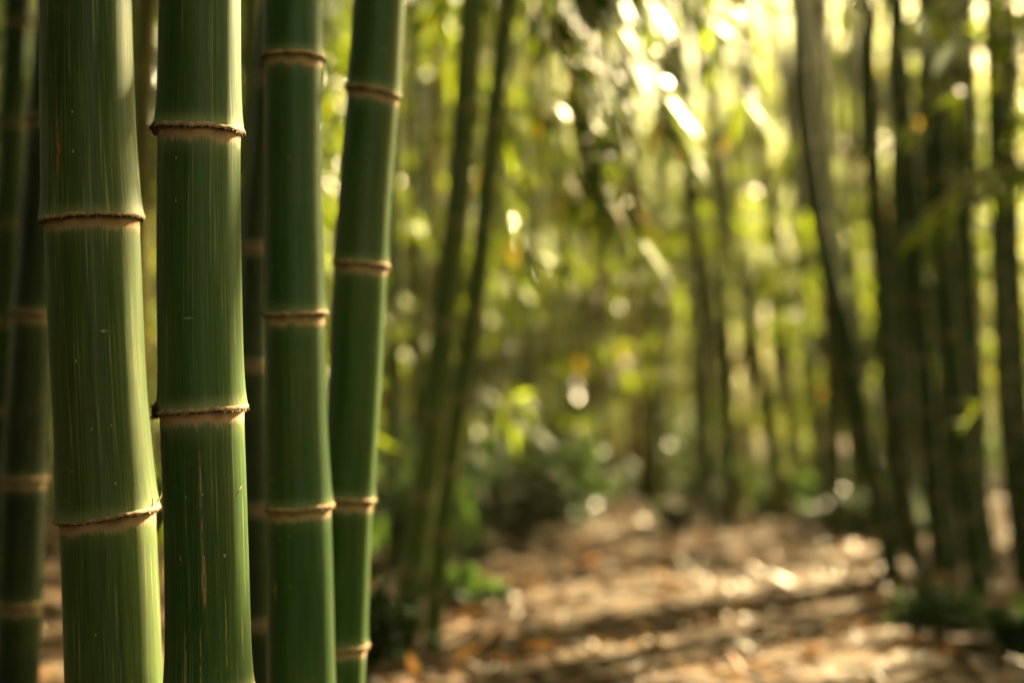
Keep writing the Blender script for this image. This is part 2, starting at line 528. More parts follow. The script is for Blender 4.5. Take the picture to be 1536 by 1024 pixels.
def leaf_mesh(name, leaves, tint, mat, parent, origin, twigs=None, twig_mat=None):
    n = len(leaves)
    V = leaves.reshape(-1, 3)
    b = np.arange(n)[:, None] * 6
    quads = b + np.array([[1, 2, 4, 5]]); tris = np.concatenate([b + np.array([[0, 1, 5]]), b + np.array([[2, 3, 4]])])
    tt = np.repeat(tint, 6)
    mats = [mat]; mi = None
    if twigs is not None and len(twigs):
        # twigs: (k, 2, 3) segments with radius -> three-sided prisms
        a, e = twigs[:, 0], twigs[:, 1]
        d = unit(e - a); s1 = unit(np.cross(d, np.array([.31, .17, .93]))); s2 = np.cross(d, s1)
        rr = .0022
        ring = [s1, -.5 * s1 + .87 * s2, -.5 * s1 - .87 * s2]
        tv = np.stack([a + rr * q for q in ring] + [e + .6 * rr * q for q in ring], 1)
        k0 = len(V); bb = k0 + np.arange(len(a))[:, None] * 6
        tq = np.concatenate([bb + np.array([[0, 1, 4, 3]]), bb + np.array([[1, 2, 5, 4]]), bb + np.array([[2, 0, 3, 5]])])
        V = np.vstack([V, tv.reshape(-1, 3)]); tt = np.concatenate([tt, np.zeros(len(a) * 6)])
        nq = len(quads)
        quads = np.concatenate([quads, tq]); mats.append(twig_mat)
        mi = np.concatenate([np.zeros(nq), np.ones(len(tq)), np.zeros(len(tris))])
    return mesh_obj(name, V - origin, flat(quads, tris), mats, parent, False, {'tint': tt}, None, mi)


def sprays(starts, dirs, lens, g, per_branch=6, fan=6, leaf=(.11, .17), droop_b=.55, spread=.5):
    """Branches from starts along dirs, each with side twigs ending in drooping leaf fans."""
    nb = len(starts)
    # branch as 4-point drooping arc
    f = np.array([0, .34, .67, 1.0])
    pts = starts[:, None, :] + f[None, :, None] * (lens[:, None] * dirs)[:, None, :]
    pts[:, :, 2] -= droop_b * (f ** 2)[None, :] * lens[:, None]
    seg = np.stack([pts[:, :-1], pts[:, 1:]], 2).reshape(-1, 2, 3)
    u = g.uniform(.22, 1.0, (nb, per_branch)); u[:, 0] = 1.0
    bp = starts[:, None, :] + u[:, :, None] * (lens[:, None] * dirs)[:, None, :]
    bp[:, :, 2] -= droop_b * (u ** 2) * lens[:, None]
    bdir = dirs[:, None, :] - np.array([0, 0, 1.0]) * (2 * droop_b * u)[:, :, None]
    td = unit(unit(bdir) + g.normal(0, spread, (nb, per_branch, 3)))
    tl = g.uniform(.08, .30, (nb, per_branch)) * np.minimum(1, lens[:, None] + .3)
    te = bp + td * tl[:, :, None]; te[:, :, 2] -= .2 * tl
    seg2 = np.stack([bp, te], 2).reshape(-1, 2, 3)
    te = te.reshape(-1, 3); td = td.reshape(-1, 3); bpf = bp.reshape(-1, 3)
    n = len(te)
    w = g.uniform(.25, 1.0, (n, fan))
    lp = bpf[:, None] + w[:, :, None] * (te - bpf)[:, None]
    ld = unit(td[:, None, :] * .8 + g.normal(0, .55, (n, fan, 3)) + np.array([0, 0, -.45]))
    nr = unit(np.array([0, 0, 1.0]) + g.normal(0, .45, (n, fan, 3)))
    L = g.uniform(*leaf, (n, fan)); W = L * g.uniform(.13, .19, (n, fan))
    lp, ld, nr = lp.reshape(-1, 3), ld.reshape(-1, 3), nr.reshape(-1, 3); L = L.ravel(); W = W.ravel()
    lv = leaf_verts(lp, ld, nr, L, W, g.uniform(.05, .4, len(L)))
    return lv, np.concatenate([seg, seg2])


def tints(n, g, lo=0, hi=.9, rare=.02):
    t = g.beta(2, 2, n) * (hi - lo) + lo
    t[g.random(n) < rare] = 1.0
    return t


def crown(ax, parent, origin, g, z0, z1, n_branch, blen=(.5, 1.3), per=6, fan=6, leaf=(.11, .17), rare=.02):
    s0, s1 = ax.s_at_z(z0), ax.s_at_z(z1)
    s = np.sort(s0 + (s1 - s0) * g.random(n_branch) ** .85)
    st = ax.at(s)
    az = g.uniform(0, 2 * np.pi, n_branch); up = g.uniform(.15, .75, n_branch)
    dr = unit(np.stack([np.cos(az), np.sin(az), up], -1))
    h = (s - s0) / max(s1 - s0, 1e-3)
    ln = g.uniform(*blen, n_branch) * (1.0 - .45 * h)
    lv, tw = sprays(st, dr, ln, g, per, fan, leaf)
    k = filter_leaves(lv[:, 0], lv[:, 3])
    kt = filter_leaves(tw[:, 0], tw[:, 1])
    lv = lv[k]
    if len(lv) < 4: return None
    return leaf_mesh('crown', lv, tints(len(lv), g, rare=rare), M_LEAF, parent, origin, tw[kt], M_TWIG)


# ------------------------------------------------------------------ sunlit places
def T_px(px, py, d, rad): TARGETS.append((P(px, py, d), rad))


for y in range(330, 1060, 45): T_px(222, y, 1.52, .045)          # right edge of the widest culm
for y in list(range(-20, 190, 45)) + list(range(330, 1060, 45)): T_px(366, y, 1.42, .042)
for y in range(560, 1060, 40): T_px(494, y, 1.78, .045)
for y in list(range(-30, 260, 40)) + list(range(470, 1060, 60)): T_px(595 - (y * .055), y, 1.92, .045)
for y in range(560, 800, 45): T_px(70, y, 2.25, .045)
for y in list(range(40, 330, 70)) + list(range(480, 900, 70)): T_px(np.interp(y, [0, 470, 1000], [720, 680, 610]), y, 3.72, .06); T_px(np.interp(y, [0, 430, 1000], [772, 726, 652]), y - 30, 3.82, .05)
# sun flecks on the path
for px, py, rad in [(775, 900, .06), (830, 900, .075), (875, 903, .05), (735, 955, .06), (792, 962, .05), (865, 968, .05), (988, 872, .07), (1075, 885, .07),
                    (1105, 876, .08), (1200, 866, .06), (1255, 872, .06), (840, 802, .09), (915, 775, .12), (968, 757, .14), (1000, 935, .05), (930, 915, .05), (890, 785, .12), (940, 770, .14), (990, 765, .14),
                    (990, 812, .07), (1060, 806, .08), (1140, 776, .10), (1180, 772, .10), (1140, 830, .07), (1175, 832, .07), (1270, 820, .08),
                    (1010, 905, .06), (960, 890, .05), (700, 880, .05), (1060, 1000, .05), (1290, 1000, .05), (1190, 1010, .04), (1160, 905, .05), (1220, 830, .06),
                    (1310, 815, .08), (905, 745, .14), (1020, 880, .05), (1040, 940, .035), (1320, 945, .045), (1140, 965, .035)]:
    TARGETS.append((ground_hit(px, py), rad * 2.3))
# the hanging leaf spray and the tan culms at the end of the path
for px, py, d, rad in [(830, 215, 4.1, .22), (890, 255, 4.1, .22), (840, 130, 4.3, .22), (980, 150, 4.4, .22), (1100, 130, 4.5, .2), (790, 365, 4.1, .14), (900, 50, 4.4, .24), (1030, 40, 4.5, .2), (840, 300, 4.25, .16),
                       (968, 520, 12.5, .4), (968, 580, 12.5, .4), (968, 640, 12.5, .4), (968, 700, 12.5, .4), (968, 750, 12.5, .4), (908, 720, 11.9, .35), (905, 640, 11.9, .35), (945, 650, 12.9, .3), (995, 600, 12.7, .3), (880, 690, 12.2, .25)]:
    T_px(px, py, d, rad)

gT = np.random.default_rng(70)
for k in range(10):       # more ragged gaps over the path
    TARGETS.append((ground_hit(gT.uniform(700, 1500), 790 + 230 * gT.random() ** 1.3), gT.uniform(.03, .10)))
for k in range(110):      # and through the thicket round it
    qx, qy = gT.uniform(600, 1520), gT.uniform(-20, 760)
    if qx < 880 and qy > 430: continue
    T_px(qx, qy, gT.uniform(9.5, 15), gT.uniform(.08, .22))
for k in range(40):
    T_px(gT.uniform(590, 1520), gT.uniform(-20, 700), gT.uniform(5, 9), gT.uniform(.02, .07))
for k in range(90):
    T_px(gT.uniform(640, 1250), gT.uniform(-20, 420), gT.uniform(5, 12), gT.uniform(.12, .3))
for k in range(36):
    T_px(gT.uniform(1080, 1530), gT.uniform(0, 760), gT.uniform(8.5, 14), gT.uniform(.08, .22))

for k in range(24):
    T_px(gT.uniform(760, 1260), gT.uniform(180, 730), gT.uniform(8.5, 14), gT.uniform(.08, .22))

# ------------------------------------------------------------------ the four sharp culms and the culms beside them
def px_axis(pts, d, height, top_lean=(0, 0), mid=None):
    """Axis through photo points at depth d, carried down to the ground and up to full height."""
    w = [P(x, y, d) for x, y in pts]          # from top of the photo down
    w = w[::-1]
    lo = w[0]; dl = w[0] - w[1]
    dl = dl / abs(dl[2])
    g0 = float(gz(lo[0], lo[1])) - .05
    base = lo + dl * (lo[2] - g0) * np.array([.8, .8, 1])
    hi = w[-1]; dh = hi - w[-2]; dh = dh / dh[2]
    up = []
    for f in (.18, .40, .62, .82, 1.0):
        dz = (height - hi[2]) * f
        bend = f * f
        up.append(hi + np.array([dh[0] * dz * (1 - .3 * f) + top_lean[0] * bend, dh[1] * dz * (1 - .3 * f) + top_lean[1] * bend, dz]))
    return Axis([base] + w + up, 16)


def grow_nodes(ax, vis_s, sp_low, sp_high):
    nodes = sorted(vis_s)
    s = nodes[0] - sp_low
    while s > .05:
        nodes.insert(0, s); s -= sp_low * .93; sp_low *= .93
    s = nodes[-1] + sp_high
    while s < ax.len - .1:
        nodes.append(s); s += sp_high
    return np.array(nodes)


def s_of_px(ax, py):
    _, yy, _ = project(ax.p)
    o = np.argsort(yy)
    m = ax.s[o]
    return float(np.interp(py, yy[o], m))


def hero(label, pts, d, widths, node_py, tilt, mat, height=9.5, lean=(0, 0), group='sharp green culms in the left half', crown_z=(3.4, 9.2), nb=80, seed=1, flare=.075,
         segs=112, ring=.95, lump=.006, rings=True):
    """widths: list of (py, diameter in photo pixels) between nodes."""
    ax = px_axis(pts, d, height, lean)
    origin = ax.p[0].copy(); origin[2] += .05
    root = empty('bamboo_culm', origin)
    tag(root, label, 'bamboo', group)
    vis = [s_of_px(ax, y) for y in node_py]
    sp = np.median(np.abs(np.diff(vis))) if len(vis) > 1 else .28
    nodes = grow_nodes(ax, vis, sp, sp * 1.05)
    tl = np.zeros(len(nodes))
    for v, t in zip(vis, tilt): tl[np.argmin(np.abs(nodes - v))] = t
    ws = sorted([(s_of_px(ax, y), w * d / F / 2) for y, w in widths])
    sx = np.array([0] + [a for a, _ in ws] + [ax.len]); rx = np.array([ws[0][1] * 1.03] + [b for _, b in ws] + [ws[-1][1] * .22])
    rf = lambda s: np.interp(s, sx, rx)
    lo, hi = s_of_px(ax, 1080), s_of_px(ax, -60)
    s = [np.arange(0, max(lo, .02), .05), np.arange(lo, hi, .010), np.arange(hi, ax.len, .07), [ax.len]]
    for nn in nodes:
        if lo - .1 < nn < hi + .1: s.append(nn + np.array([-.03, -.02, -.012, -.007, -.004, -.002, -.0006, .0006, .002, .004, .007, .011, .016, .022, .03, .04]))
        else: s.append(nn + np.array([-.02, -.003, .001, .01, .03]))
    s = np.unique(np.clip(np.concatenate(s), 0, ax.len))
    s = s[np.concatenate([[True], np.diff(s) > .0004])]
    st = stem_mesh('stem', ax, rf, nodes, mat, root, origin, segs, s, flare, tl, lump)
    if rings:
        for k, nn in enumerate(nodes):
            if lo - .25 < nn < hi + .25:
                node_ring(ax, nn, float(rf(nn)) * (1 + flare * .97), root, origin, tl[k], seed * 100 + k, ring)
    crown(ax, root, origin, np.random.default_rng(seed), crown_z[0], crown_z[1], nb)
    return root, ax, origin, nodes, rf


def scar(pts, d, wpx, px, py, hw, hl, colr):
    """A scar at photo pixel (px, py) as (u, v, half width, half length, colour) on the culm through pts."""
    ax = px_axis(pts, d, SCAR_H[0], SCAR_H[1])
    cx = np.interp(py, [b for _, b in pts], [a for a, _ in pts])
    q = max(-.97, min(.97, (px - cx) / (wpx / 2)))
    return (.045 * (math.pi + math.asin(q)), s_of_px(ax, py), hw * d / F * 1.3, hl * d / F * 1.3, colr)


PTS_A = [(128, -80), (129, 0), (132, 160), (138, 330), (147, 550), (161, 772), (171, 1024)]
PTS_B = [(301, -80), (300, 0), (299, 197), (299, 400), (303, 615), (309, 800), (313, 1024)]
PTS_C = [(440, -80), (440, 0), (440, 88), (440, 280), (443, 472), (445, 620), (449, 760), (452, 1024)]
ORANGE, TAN, DARK, PALE = (.36, .15, .04), (.36, .23, .10), (.03, .018, .008), (.45, .42, .28)
SCAR_H = (10.0, (-.6, .4))
SC_A = [scar(PTS_A, 1.52, 137, 108, 228, 3.2, 50, ORANGE), scar(PTS_A, 1.52, 137, 174, 498, 4, 1.6, PALE), scar(PTS_A, 1.52, 137, 128, 698, 3, 1.2, PALE)]
SCAR_H = (9.6, (.2, .8))
SC_B = [scar(PTS_B, 1.42, 124, *a) for a in ((319, 866, 3.6, 32, TAN), (316, 770, 1.3, 110, TAN), (294, 985, 1.5, 45, TAN), (315, 985, 1.1, 50, TAN), (349, 970, 1.2, 80, TAN), (297, 478, 7, 1.3, PALE),
        (284, 828, 2.5, 3, TAN), (346, 826, 3, 2.5, PALE))]
SCAR_H = (9.0, (.5, .5))
SC_C = [scar(PTS_C, 1.76, 98, *a) for a in ((441, 241, 2, 6, TAN), (419, 880, 3.0, 16, TAN), (425, 908, 3.0, 14, DARK))]
M_A = culm_material('pale_culm_skin', (.027, .059, .011), (.061, .093, .021), .5, streak=.6, seed=1.3, rough=.47, scratches=SC_A)
M_B = culm_material('deep_culm_skin', (.011, .047, .007), (.031, .075, .012), .7, streak=.42, seed=3.7, rough=.38, scrape=.75, scratches=SC_B)
M_C = culm_material('blue_culm_skin', (.009, .043, .010), (.023, .066, .015), .45, streak=.16, seed=6.1, rough=.37, band=(.22, .13, .07), scratches=SC_C)
M_E = culm_material('shaded_culm_skin', (.005, .014, .004), (.012, .026, .007), .5, streak=.10, seed=12.0, rough=.4, band=(.16, .10, .06))  # dark variant: the shadow these culms stand in is put into the colour
M_D = culm_material('rich_culm_skin', (.011, .047, .006), (.027, .072, .010), .45, streak=.12, seed=9.4, rough=.38, band=(.26, .15, .08))

rA = hero('widest pale grey-green culm with two broad tan nodes and an orange scratch near its top',
          [(128, -80), (129, 0), (132, 160), (138, 330), (147, 550), (161, 772), (171, 1024)], 1.52,
          [(0, 134), (250, 139), (420, 138), (600, 137), (700, 141), (850, 141), (1024, 143)], [330, 772], [.02, .07], M_A, 10.0, (-.6, .4), seed=1, flare=.085)
rB = hero('green bamboo culm with tan scrapes below, between the widest culm and the narrower pair',
          [(301, -80), (300, 0), (299, 197), (299, 400), (303, 615), (309, 800), (313, 1024)], 1.42,
          [(0, 120), (110, 121), (400, 124), (540, 124), (800, 124), (1024, 126)], [197, 615], [-.04, .04], M_B, 9.6, (.2, .8), seed=2)
rC = hero('slim bluish green bamboo culm with three dark-lined nodes, third of the sharp culms',
          [(440, -80), (440, 0), (440, 88), (440, 280), (443, 472), (445, 620), (449, 760), (452, 1024)], 1.76,
          [(0, 87), (280, 86), (620, 90), (880, 98), (1024, 101)], [88, 472, 760], [.0, .015, .03], M_C, 9.0, (.5, .5), seed=3, ring=.95)
rD = hero('bamboo culm leaning to the right with a bright sunlit edge, fourth of the sharp culms',
          [(575, -80), (569, 0), (560, 140), (549, 270), (541, 397), (531, 600), (522, 747), (513, 967), (511, 1024)], 1.92,
          [(0, 78), (270, 78), (500, 80), (850, 74), (1024, 72)], [140, 397, 747, 967], [-.10, -.02, -.03, .0], M_D, 9.0, (.9, .6), seed=4, ring=.95)
rE = hero('dark blurred bamboo culm at the far left behind the widest culm',
          [(92, -80), (84, 0), (66, 240), (49, 470), (36, 720), (26, 1024)], 2.25,
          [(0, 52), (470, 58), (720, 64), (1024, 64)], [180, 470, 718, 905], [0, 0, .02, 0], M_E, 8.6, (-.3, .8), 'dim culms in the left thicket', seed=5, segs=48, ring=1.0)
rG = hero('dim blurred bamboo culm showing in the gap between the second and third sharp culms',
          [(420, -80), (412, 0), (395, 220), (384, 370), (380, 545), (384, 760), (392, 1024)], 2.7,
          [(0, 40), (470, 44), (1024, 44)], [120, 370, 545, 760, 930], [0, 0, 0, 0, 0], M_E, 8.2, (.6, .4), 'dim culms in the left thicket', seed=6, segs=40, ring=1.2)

# second culm: dark scaly buds at the left of both nodes, a dry wisp on its lower right; a wisp on the widest culm
root, ax, og, nodes, rf = rB
for py, r, sd in ((197, .0062, 1), (612, .0075, 2)):
    s0 = s_of_px(ax, py)
    t, a, b = frames(ax, np.array([s0]))
    an = math.radians(90 + 24)
    out = math.cos(an) * a[0] + math.sin(an) * b[0]
    if out[0] > 0: out[0] *= -1
    bud(ax.at(s0) + out * float(rf(s0)) * 1.03, out, r, root, og, sd)
c0 = P(352, 742, 1.515)
tube('fibre', [P(362, 728, 1.385), P(357, 738, 1.378), P(352, 746, 1.381)], .0007, .0004, M_STRAW, root, og)
tube('fibre', [P(246, 640, 1.405), P(242, 665, 1.39), P(247, 700, 1.39), P(250, 720, 1.40)], .0014, .0005, M_BUD, root, og)
root, ax, og, nodes, rf = rA
tube('fibre', [P(236, 752, 1.51), P(241, 744, 1.515), P(245, 733, 1.52)], .0011, .0005, M_STRAW, root, og)

# ------------------------------------------------------------------ blurred culms behind
STEM_POINTS = []


def plain_culm(ax, diam, mat, label, group, g, crown_z, nb, spacing=.30, leaf=(.11, .17), blen=(.5, 1.3), fan=6, per=6, taper=.25, flare=.09, rare=.02):
    origin = ax.p[0].copy(); origin[2] += .05
    root = empty('bamboo_culm', origin)
    tag(root, label, 'bamboo', group)
    n0 = .06 + g.random() * .22
    spacing *= g.uniform(.8, 1.25)
    nodes, sp = [n0], spacing * .55
    while nodes[-1] + sp < ax.len:
        nodes.append(nodes[-1] + sp); sp = min(spacing, sp * 1.12)
    rf = lambda s: diam / 2 * np.interp(s / ax.len, [0, .35, 1], [1.03, .93, taper])
    stem_mesh('stem', ax, rf, nodes, mat, root, origin, 14, None, flare)
    if nb: crown(ax, root, origin, g, crown_z[0], crown_z[1], nb, blen, per, fan, leaf, rare)
    STEM_POINTS.append(origin[:2])
    return root


G2 = 'leaning pair of slim culms beside the path'
gH = np.random.default_rng(71)
axH = px_axis([(712, -60), (708, 0), (692, 250), (668, 470), (641, 700), (612, 900), (600, 990)], 3.75, 7.5, (.8, .5))
rH = plain_culm(axH, .068, M_PAIR, 'thicker olive culm of the leaning pair, standing left where the path begins', G2, gH, (2.9, 7.3), 46)
axJ = px_axis([(768, -60), (762, 0), (737, 220), (716, 430), (690, 600), (664, 800), (645, 985)], 3.85, 7.2, (.9, .3))
rJ = plain_culm(axJ, .053, M_PAIR, 'thinner culm of the leaning pair, nearer the open path', G2, gH, (2.8, 7.0), 46)

GR = 'dark backlit culms in the right hand clump'
gK = np.random.default_rng(72)
for pts, base, wpx, lab in [
    ([(1196, 0), (1208, 190), (1234, 360), (1269, 512), (1299, 675)], (1342, 868), 27, 'dark leaning culm at the left edge of the right clump, nearest the path'),
    ([(1296, -40), (1308, 150), (1318, 350), (1330, 540), (1352, 720)], (1382, 866), 24, 'straight dark culm just right of the leaning one that edges the path'),
    ([(1342, -40), (1352, 120), (1374, 400), (1388, 580)], (1412, 872), 32, 'stout dark culm rising unbroken to the top in the middle of the right clump'),
    ([(1398, -40), (1404, 120), (1414, 380), (1436, 620)], (1470, 890), 34, 'thickest dark culm of the right clump with a leafy top'),
    ([(1440, -40), (1448, 200), (1455, 420), (1462, 640)], (1490, 860), 20, 'thin dark culm between the two thickest of the right clump'),
    ([(1484, -40), (1490, 120), (1498, 420), (1508, 620)], (1536, 880), 26, 'near-black culm close to the right margin with bright gaps beside it'),
    ([(1512, -40), (1518, 300), (1530, 560)], (1550, 890), 22, 'dark culm cut by the right margin of the view'),
    ([(1380, -40), (1396, 300), (1408, 460), (1418, 620)], (1430, 862), 20, 'slender olive culm standing low in the middle of the right clump'),
]:
    b = ground_hit(*base); d = float((b - CAM) @ FWD)
    ax = px_axis(pts + [base], d, gK.uniform(6.5, 8), (gK.uniform(-.8, .1), gK.uniform(-.2, .6)))
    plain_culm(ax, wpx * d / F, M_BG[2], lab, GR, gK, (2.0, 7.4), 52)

GM = 'far culms at the end of the path'
gM = np.random.default_rng(73)
for pts, d, wpx, mi, lab in [
    ([(960, 380), (966, 520), (970, 768)], 12.5, 26, 1, 'sunlit straw-coloured culm at the end of the path'),
    ([(896, 420), (904, 600), (914, 778)], 11.9, 24, 1, 'pale tan culm left of the sunlit straw culm at the end of the path'),
    ([(940, 360), (944, 560), (950, 764)], 12.9, 18, 1, 'slim tan culm between the two pale culms at the end of the path'),
    ([(990, 300), (994, 540), (1000, 762)], 12.7, 18, 1, 'tan culm just right of the sunlit straw culm at the end of the path'),
    ([(884, 300), (880, 560), (876, 772)], 12.2, 20, 1, 'tan culm left of the pale pair at the end of the path'),
    ([(1030, 300), (1040, 540), (1052, 758)], 12.4, 18, 0, 'greenish culm below the bright opening at the end of the path'),
    ([(870, 300), (862, 560), (852, 770)], 11.5, 20, 1, 'brownish culm left of the two pale culms closing the path'),
    ([(1092, 300), (1116, 430), (1152, 640), (1172, 760)], 9.8, 22, 0, 'dark culm leaning left behind the right side of the path'),
    ([(1120, 60), (1165, 420), (1190, 640), (1204, 760)], 9.5, 22, 0, 'tall leaning culm behind the right clump'),
    ([(1062, 420), (1080, 560), (1102, 740)], 10.8, 20, 0, 'olive culm right of the bright opening at the end of the path'),
    ([(1240, 240), (1258, 460), (1290, 760)], 8.6, 22, 0, 'olive culm seen between the path and the right clump'),
    ([(1200, 330), (1214, 520), (1236, 745)], 10.2, 20, 1, 'brown culm in the thicket right of the path'),
    ([(588, 300), (592, 480), (590, 760)], 6.0, 22, 2, 'dark upright culm close behind the fourth sharp culm'),
    ([(622, 0), (628, 300), (626, 780)], 7.2, 20, 0, 'olive upright culm left of the leaning pair'),
    ([(655, 0), (650, 300), (640, 780)], 8.0, 22, 1, 'straw-tinted culm behind the leaning pair'),
    ([(800, 200), (790, 480), (782, 780)], 9.0, 20, 2, 'dark culm in the deep shade left of the path'),
    ([(222, -30), (214, 160), (208, 420), (206, 800)], 4.2, 34, 1, 'straw-brown culm glimpsed between the two largest culms'),
    ([(30, -30), (14, 300), (2, 700), (-4, 1000)], 3.4, 42, 2, 'dim culm cut by the left margin behind the dark one'),
    ([(380, -30), (374, 160), (360, 420), (350, 800)], 4.6, 30, 0, 'sunlit olive culm glimpsed right of the second sharp culm'),
]:
    ax = px_axis(pts, d, gM.uniform(6, 8), (gM.uniform(-.7, .7), gM.uniform(-.4, .6)))
    plain_culm(ax, wpx * d / F, M_BG[mi], lab, GM if d > 8.5 else 'dim culms in the left thicket', gM, (2.0 + .06 * d, 7.2), 40)


def random_culm(x, y, g, label, group, nb, zc, mats=(0, 0, 0, 1, 2), h=None, lean=1.0, **kw):
    h = h or g.uniform(5.8, 8.6)
    z0 = float(gz(x, y)) - .05
    lx, ly = g.normal(0, .05) * lean, g.normal(0, .04) * lean
    az = g.uniform(0, 6.28); b = g.uniform(.3, 1.4)
    pts = []
    for f in (0, .2, .4, .6, .8, 1.0):
        pts.append([x + lx * h * f + b * f ** 2.6 * math.cos(az), y + ly * h * f + b * f ** 2.6 * math.sin(az), z0 + h * f * (1 - .05 * f)])
    return plain_culm(Axis(pts, 8), g.uniform(.045, .085), M_BG[mats[g.integers(len(mats))]], label, group, g, zc, nb, **kw)


LANES = [ground_hit(*q)[:2] for q in ((775, 900), (832, 900), (880, 903), (765, 960), (990, 870), (1080, 882), (1110, 878), (1200, 866), (1250, 872), (840, 802), (965, 757), (915, 770), (880, 790))] + [P(968, 600, 12.5)[:2], P(908, 640, 11.9)[:2]]
LANES += [P(px, 512, d)[:2] for px, d in ((216, 1.52), (366, 1.42), (488, 1.76), (588, 1.92))]
SH = np.array([math.sin(SUN_AZ), math.cos(SUN_AZ)])


def in_lane(x, y):
    for q in LANES:
        v = np.array([x, y]) - q
        al = v @ SH
        if 0 < al < 13 and abs(v[0] * SH[1] - v[1] * SH[0]) < .12: return True
    return False


def path_clear(x, y):
    """True where the open path runs, so nothing grows there."""
    c = .62 + .030 * (y - 3) ; w = 1.35 - .055 * (y - 3)
    if y > 11.0: return False
    return abs(x - c) < max(w, .55)


def scatter(n, xr, yr, g, mind=.28, avoid=None):
    out = []
    k = 0
    while len(out) < n and k < 20000:
        k += 1
        x, y = g.uniform(*xr), g.uniform(*yr)
        if (avoid and avoid(x, y)) or in_lane(x, y): continue
        if any((x - a) ** 2 + (y - b) ** 2 < mind ** 2 for a, b in out): continue
        if any((x - a[0]) ** 2 + (y - a[1]) ** 2 < mind ** 2 for a in STEM_POINTS): continue
        out.append((x, y))
    return out


for k in range(6):
    bx = 1318 + 38 * k + gK.uniform(-12, 12); by = gK.uniform(800, 846); ln = gK.uniform(.0, .06)
    if in_lane(*ground_hit(bx, by)[:2]): bx += 14
    b = ground_hit(bx, by); d = float((b - CAM) @ FWD)
    ax = px_axis([(bx - ln * (by + 40), -40), (bx - ln * .75 * (by - 300), 300), (bx - ln * .3 * (by - 600), 600), (bx, by)], d, gK.uniform(6.5, 8), (gK.uniform(-.5, .3), gK.uniform(-.2, .6)))
    plain_culm(ax, gK.uniform(15, 21) * d / F, M_BG[2], 'slender dark green culm standing deeper inside the right clump', 'slender culms deeper in the right clump', gK, (1.5, 7.4), 40)

for k in range(13):
    bx = 1070 + 37 * k + gK.uniform(-10, 10); by = gK.uniform(764, 800) + .02 * (bx - 1070); ln = gK.uniform(.05, .12) if bx < 1330 else gK.uniform(.0, .08)
    b = ground_hit(bx, by); d = float((b - CAM) @ FWD)
    if in_lane(*b[:2]): continue
    ax = px_axis([(bx - ln * (by + 40), -40), (bx - ln * .78 * (by - 250), 250), (bx - ln * .4 * (by - 540), 540), (bx, by)], d, gK.uniform(6, 8), (gK.uniform(-.5, .3), gK.uniform(-.2, .6)))
    plain_culm(ax, gK.uniform(14, 20) * d / F, M_BG[(2, 0, 2, 2)[k % 4]], 'thin dark green culm leaning over the far right side of the path', 'leaning culms right of the path', gK, (1.3, 7.4), 40)
gS = np.random.default_rng(74)
for x, y in scatter(34, (-5.5, .0), (4.6, 13), gS, .35, lambda x, y: path_clear(x, y) or x > -.30 - .0 * y):
    random_culm(x, y, gS, 'blurred culm in the shady thicket behind the sharp culms, left of the path', 'culms of the left thicket', 70, (.45, 7.0))
for x, y in scatter(34, (1.8, 7.5), (5.6, 14), gS, .38, lambda x, y: path_clear(x, y) or x < 1.65 + .05 * y):
    random_culm(x, y, gS, 'blurred dark culm in the thicket behind the right clump', 'culms of the right thicket', 46, (1.0, 7.2), mats=(0, 0, 2, 2, 1))
for x, y in scatter(60, (-8, 10.5), (12.2, 24), gS, .5):
    random_culm(x, y, gS, 'blurred slim culm in the bright thicket beyond the end of the path', 'culms of the far thicket', 100, (.2, 6.8), mats=(0, 0, 1, 0), h=gS.uniform(4.6, 7.2),
                leaf=(.12, .19), rare=.03)

def mid_free(x, y):
    px, py, d = project(np.array([x, y, .6]))
    return path_clear(x, y) or px[0] < 640 or px[0] > 1330 or (y < 11.8 and 870 < px[0] < 1050)


for x, y in scatter(50, (-1.6, 4.8), (8.4, 14.5), gS, .22, mid_free):
    random_culm(x, y, gS, 'blurred slim culm in the shade of the middle thicket where the path ends', 'culms of the middle thicket', 64, (.7, 6.8), mats=(0, 2, 0, 2, 1), lean=1.5)


def beside(x, y):
    px, py, d = project(np.array([x, y, .6]))
    if d[0] > .2 and -160 < px[0] < 1700: return True
    if y < 0: return not (x < -.9 or x > 2.6 - .25 * y)
    return not (x < -1.0 or x > 1.6 + .1 * y)


for x, y in scatter(13, (-2.0, -.72), (-.3, 2.0), gS, .24, lambda x, y: beside(x, y) and not (x < -.72 - .12 * y and y < 2.2 and project(np.array([x, y, .6]))[0][0] < -130)):
    random_culm(x, y, gS, 'culm of the grove standing outside the picture beside the viewpoint', 'culms around the viewpoint', 110, (.15, 6.5), mats=(0, 0, 2), lean=.5)
for x, y in scatter(40, (-5.5, 6.5), (-5, 4.6), gS, .42, beside):
    random_culm(x, y, gS, 'culm of the grove standing outside the picture beside the viewpoint', 'culms around the viewpoint', 80, (.8, 7.4), mats=(0, 0, 2))
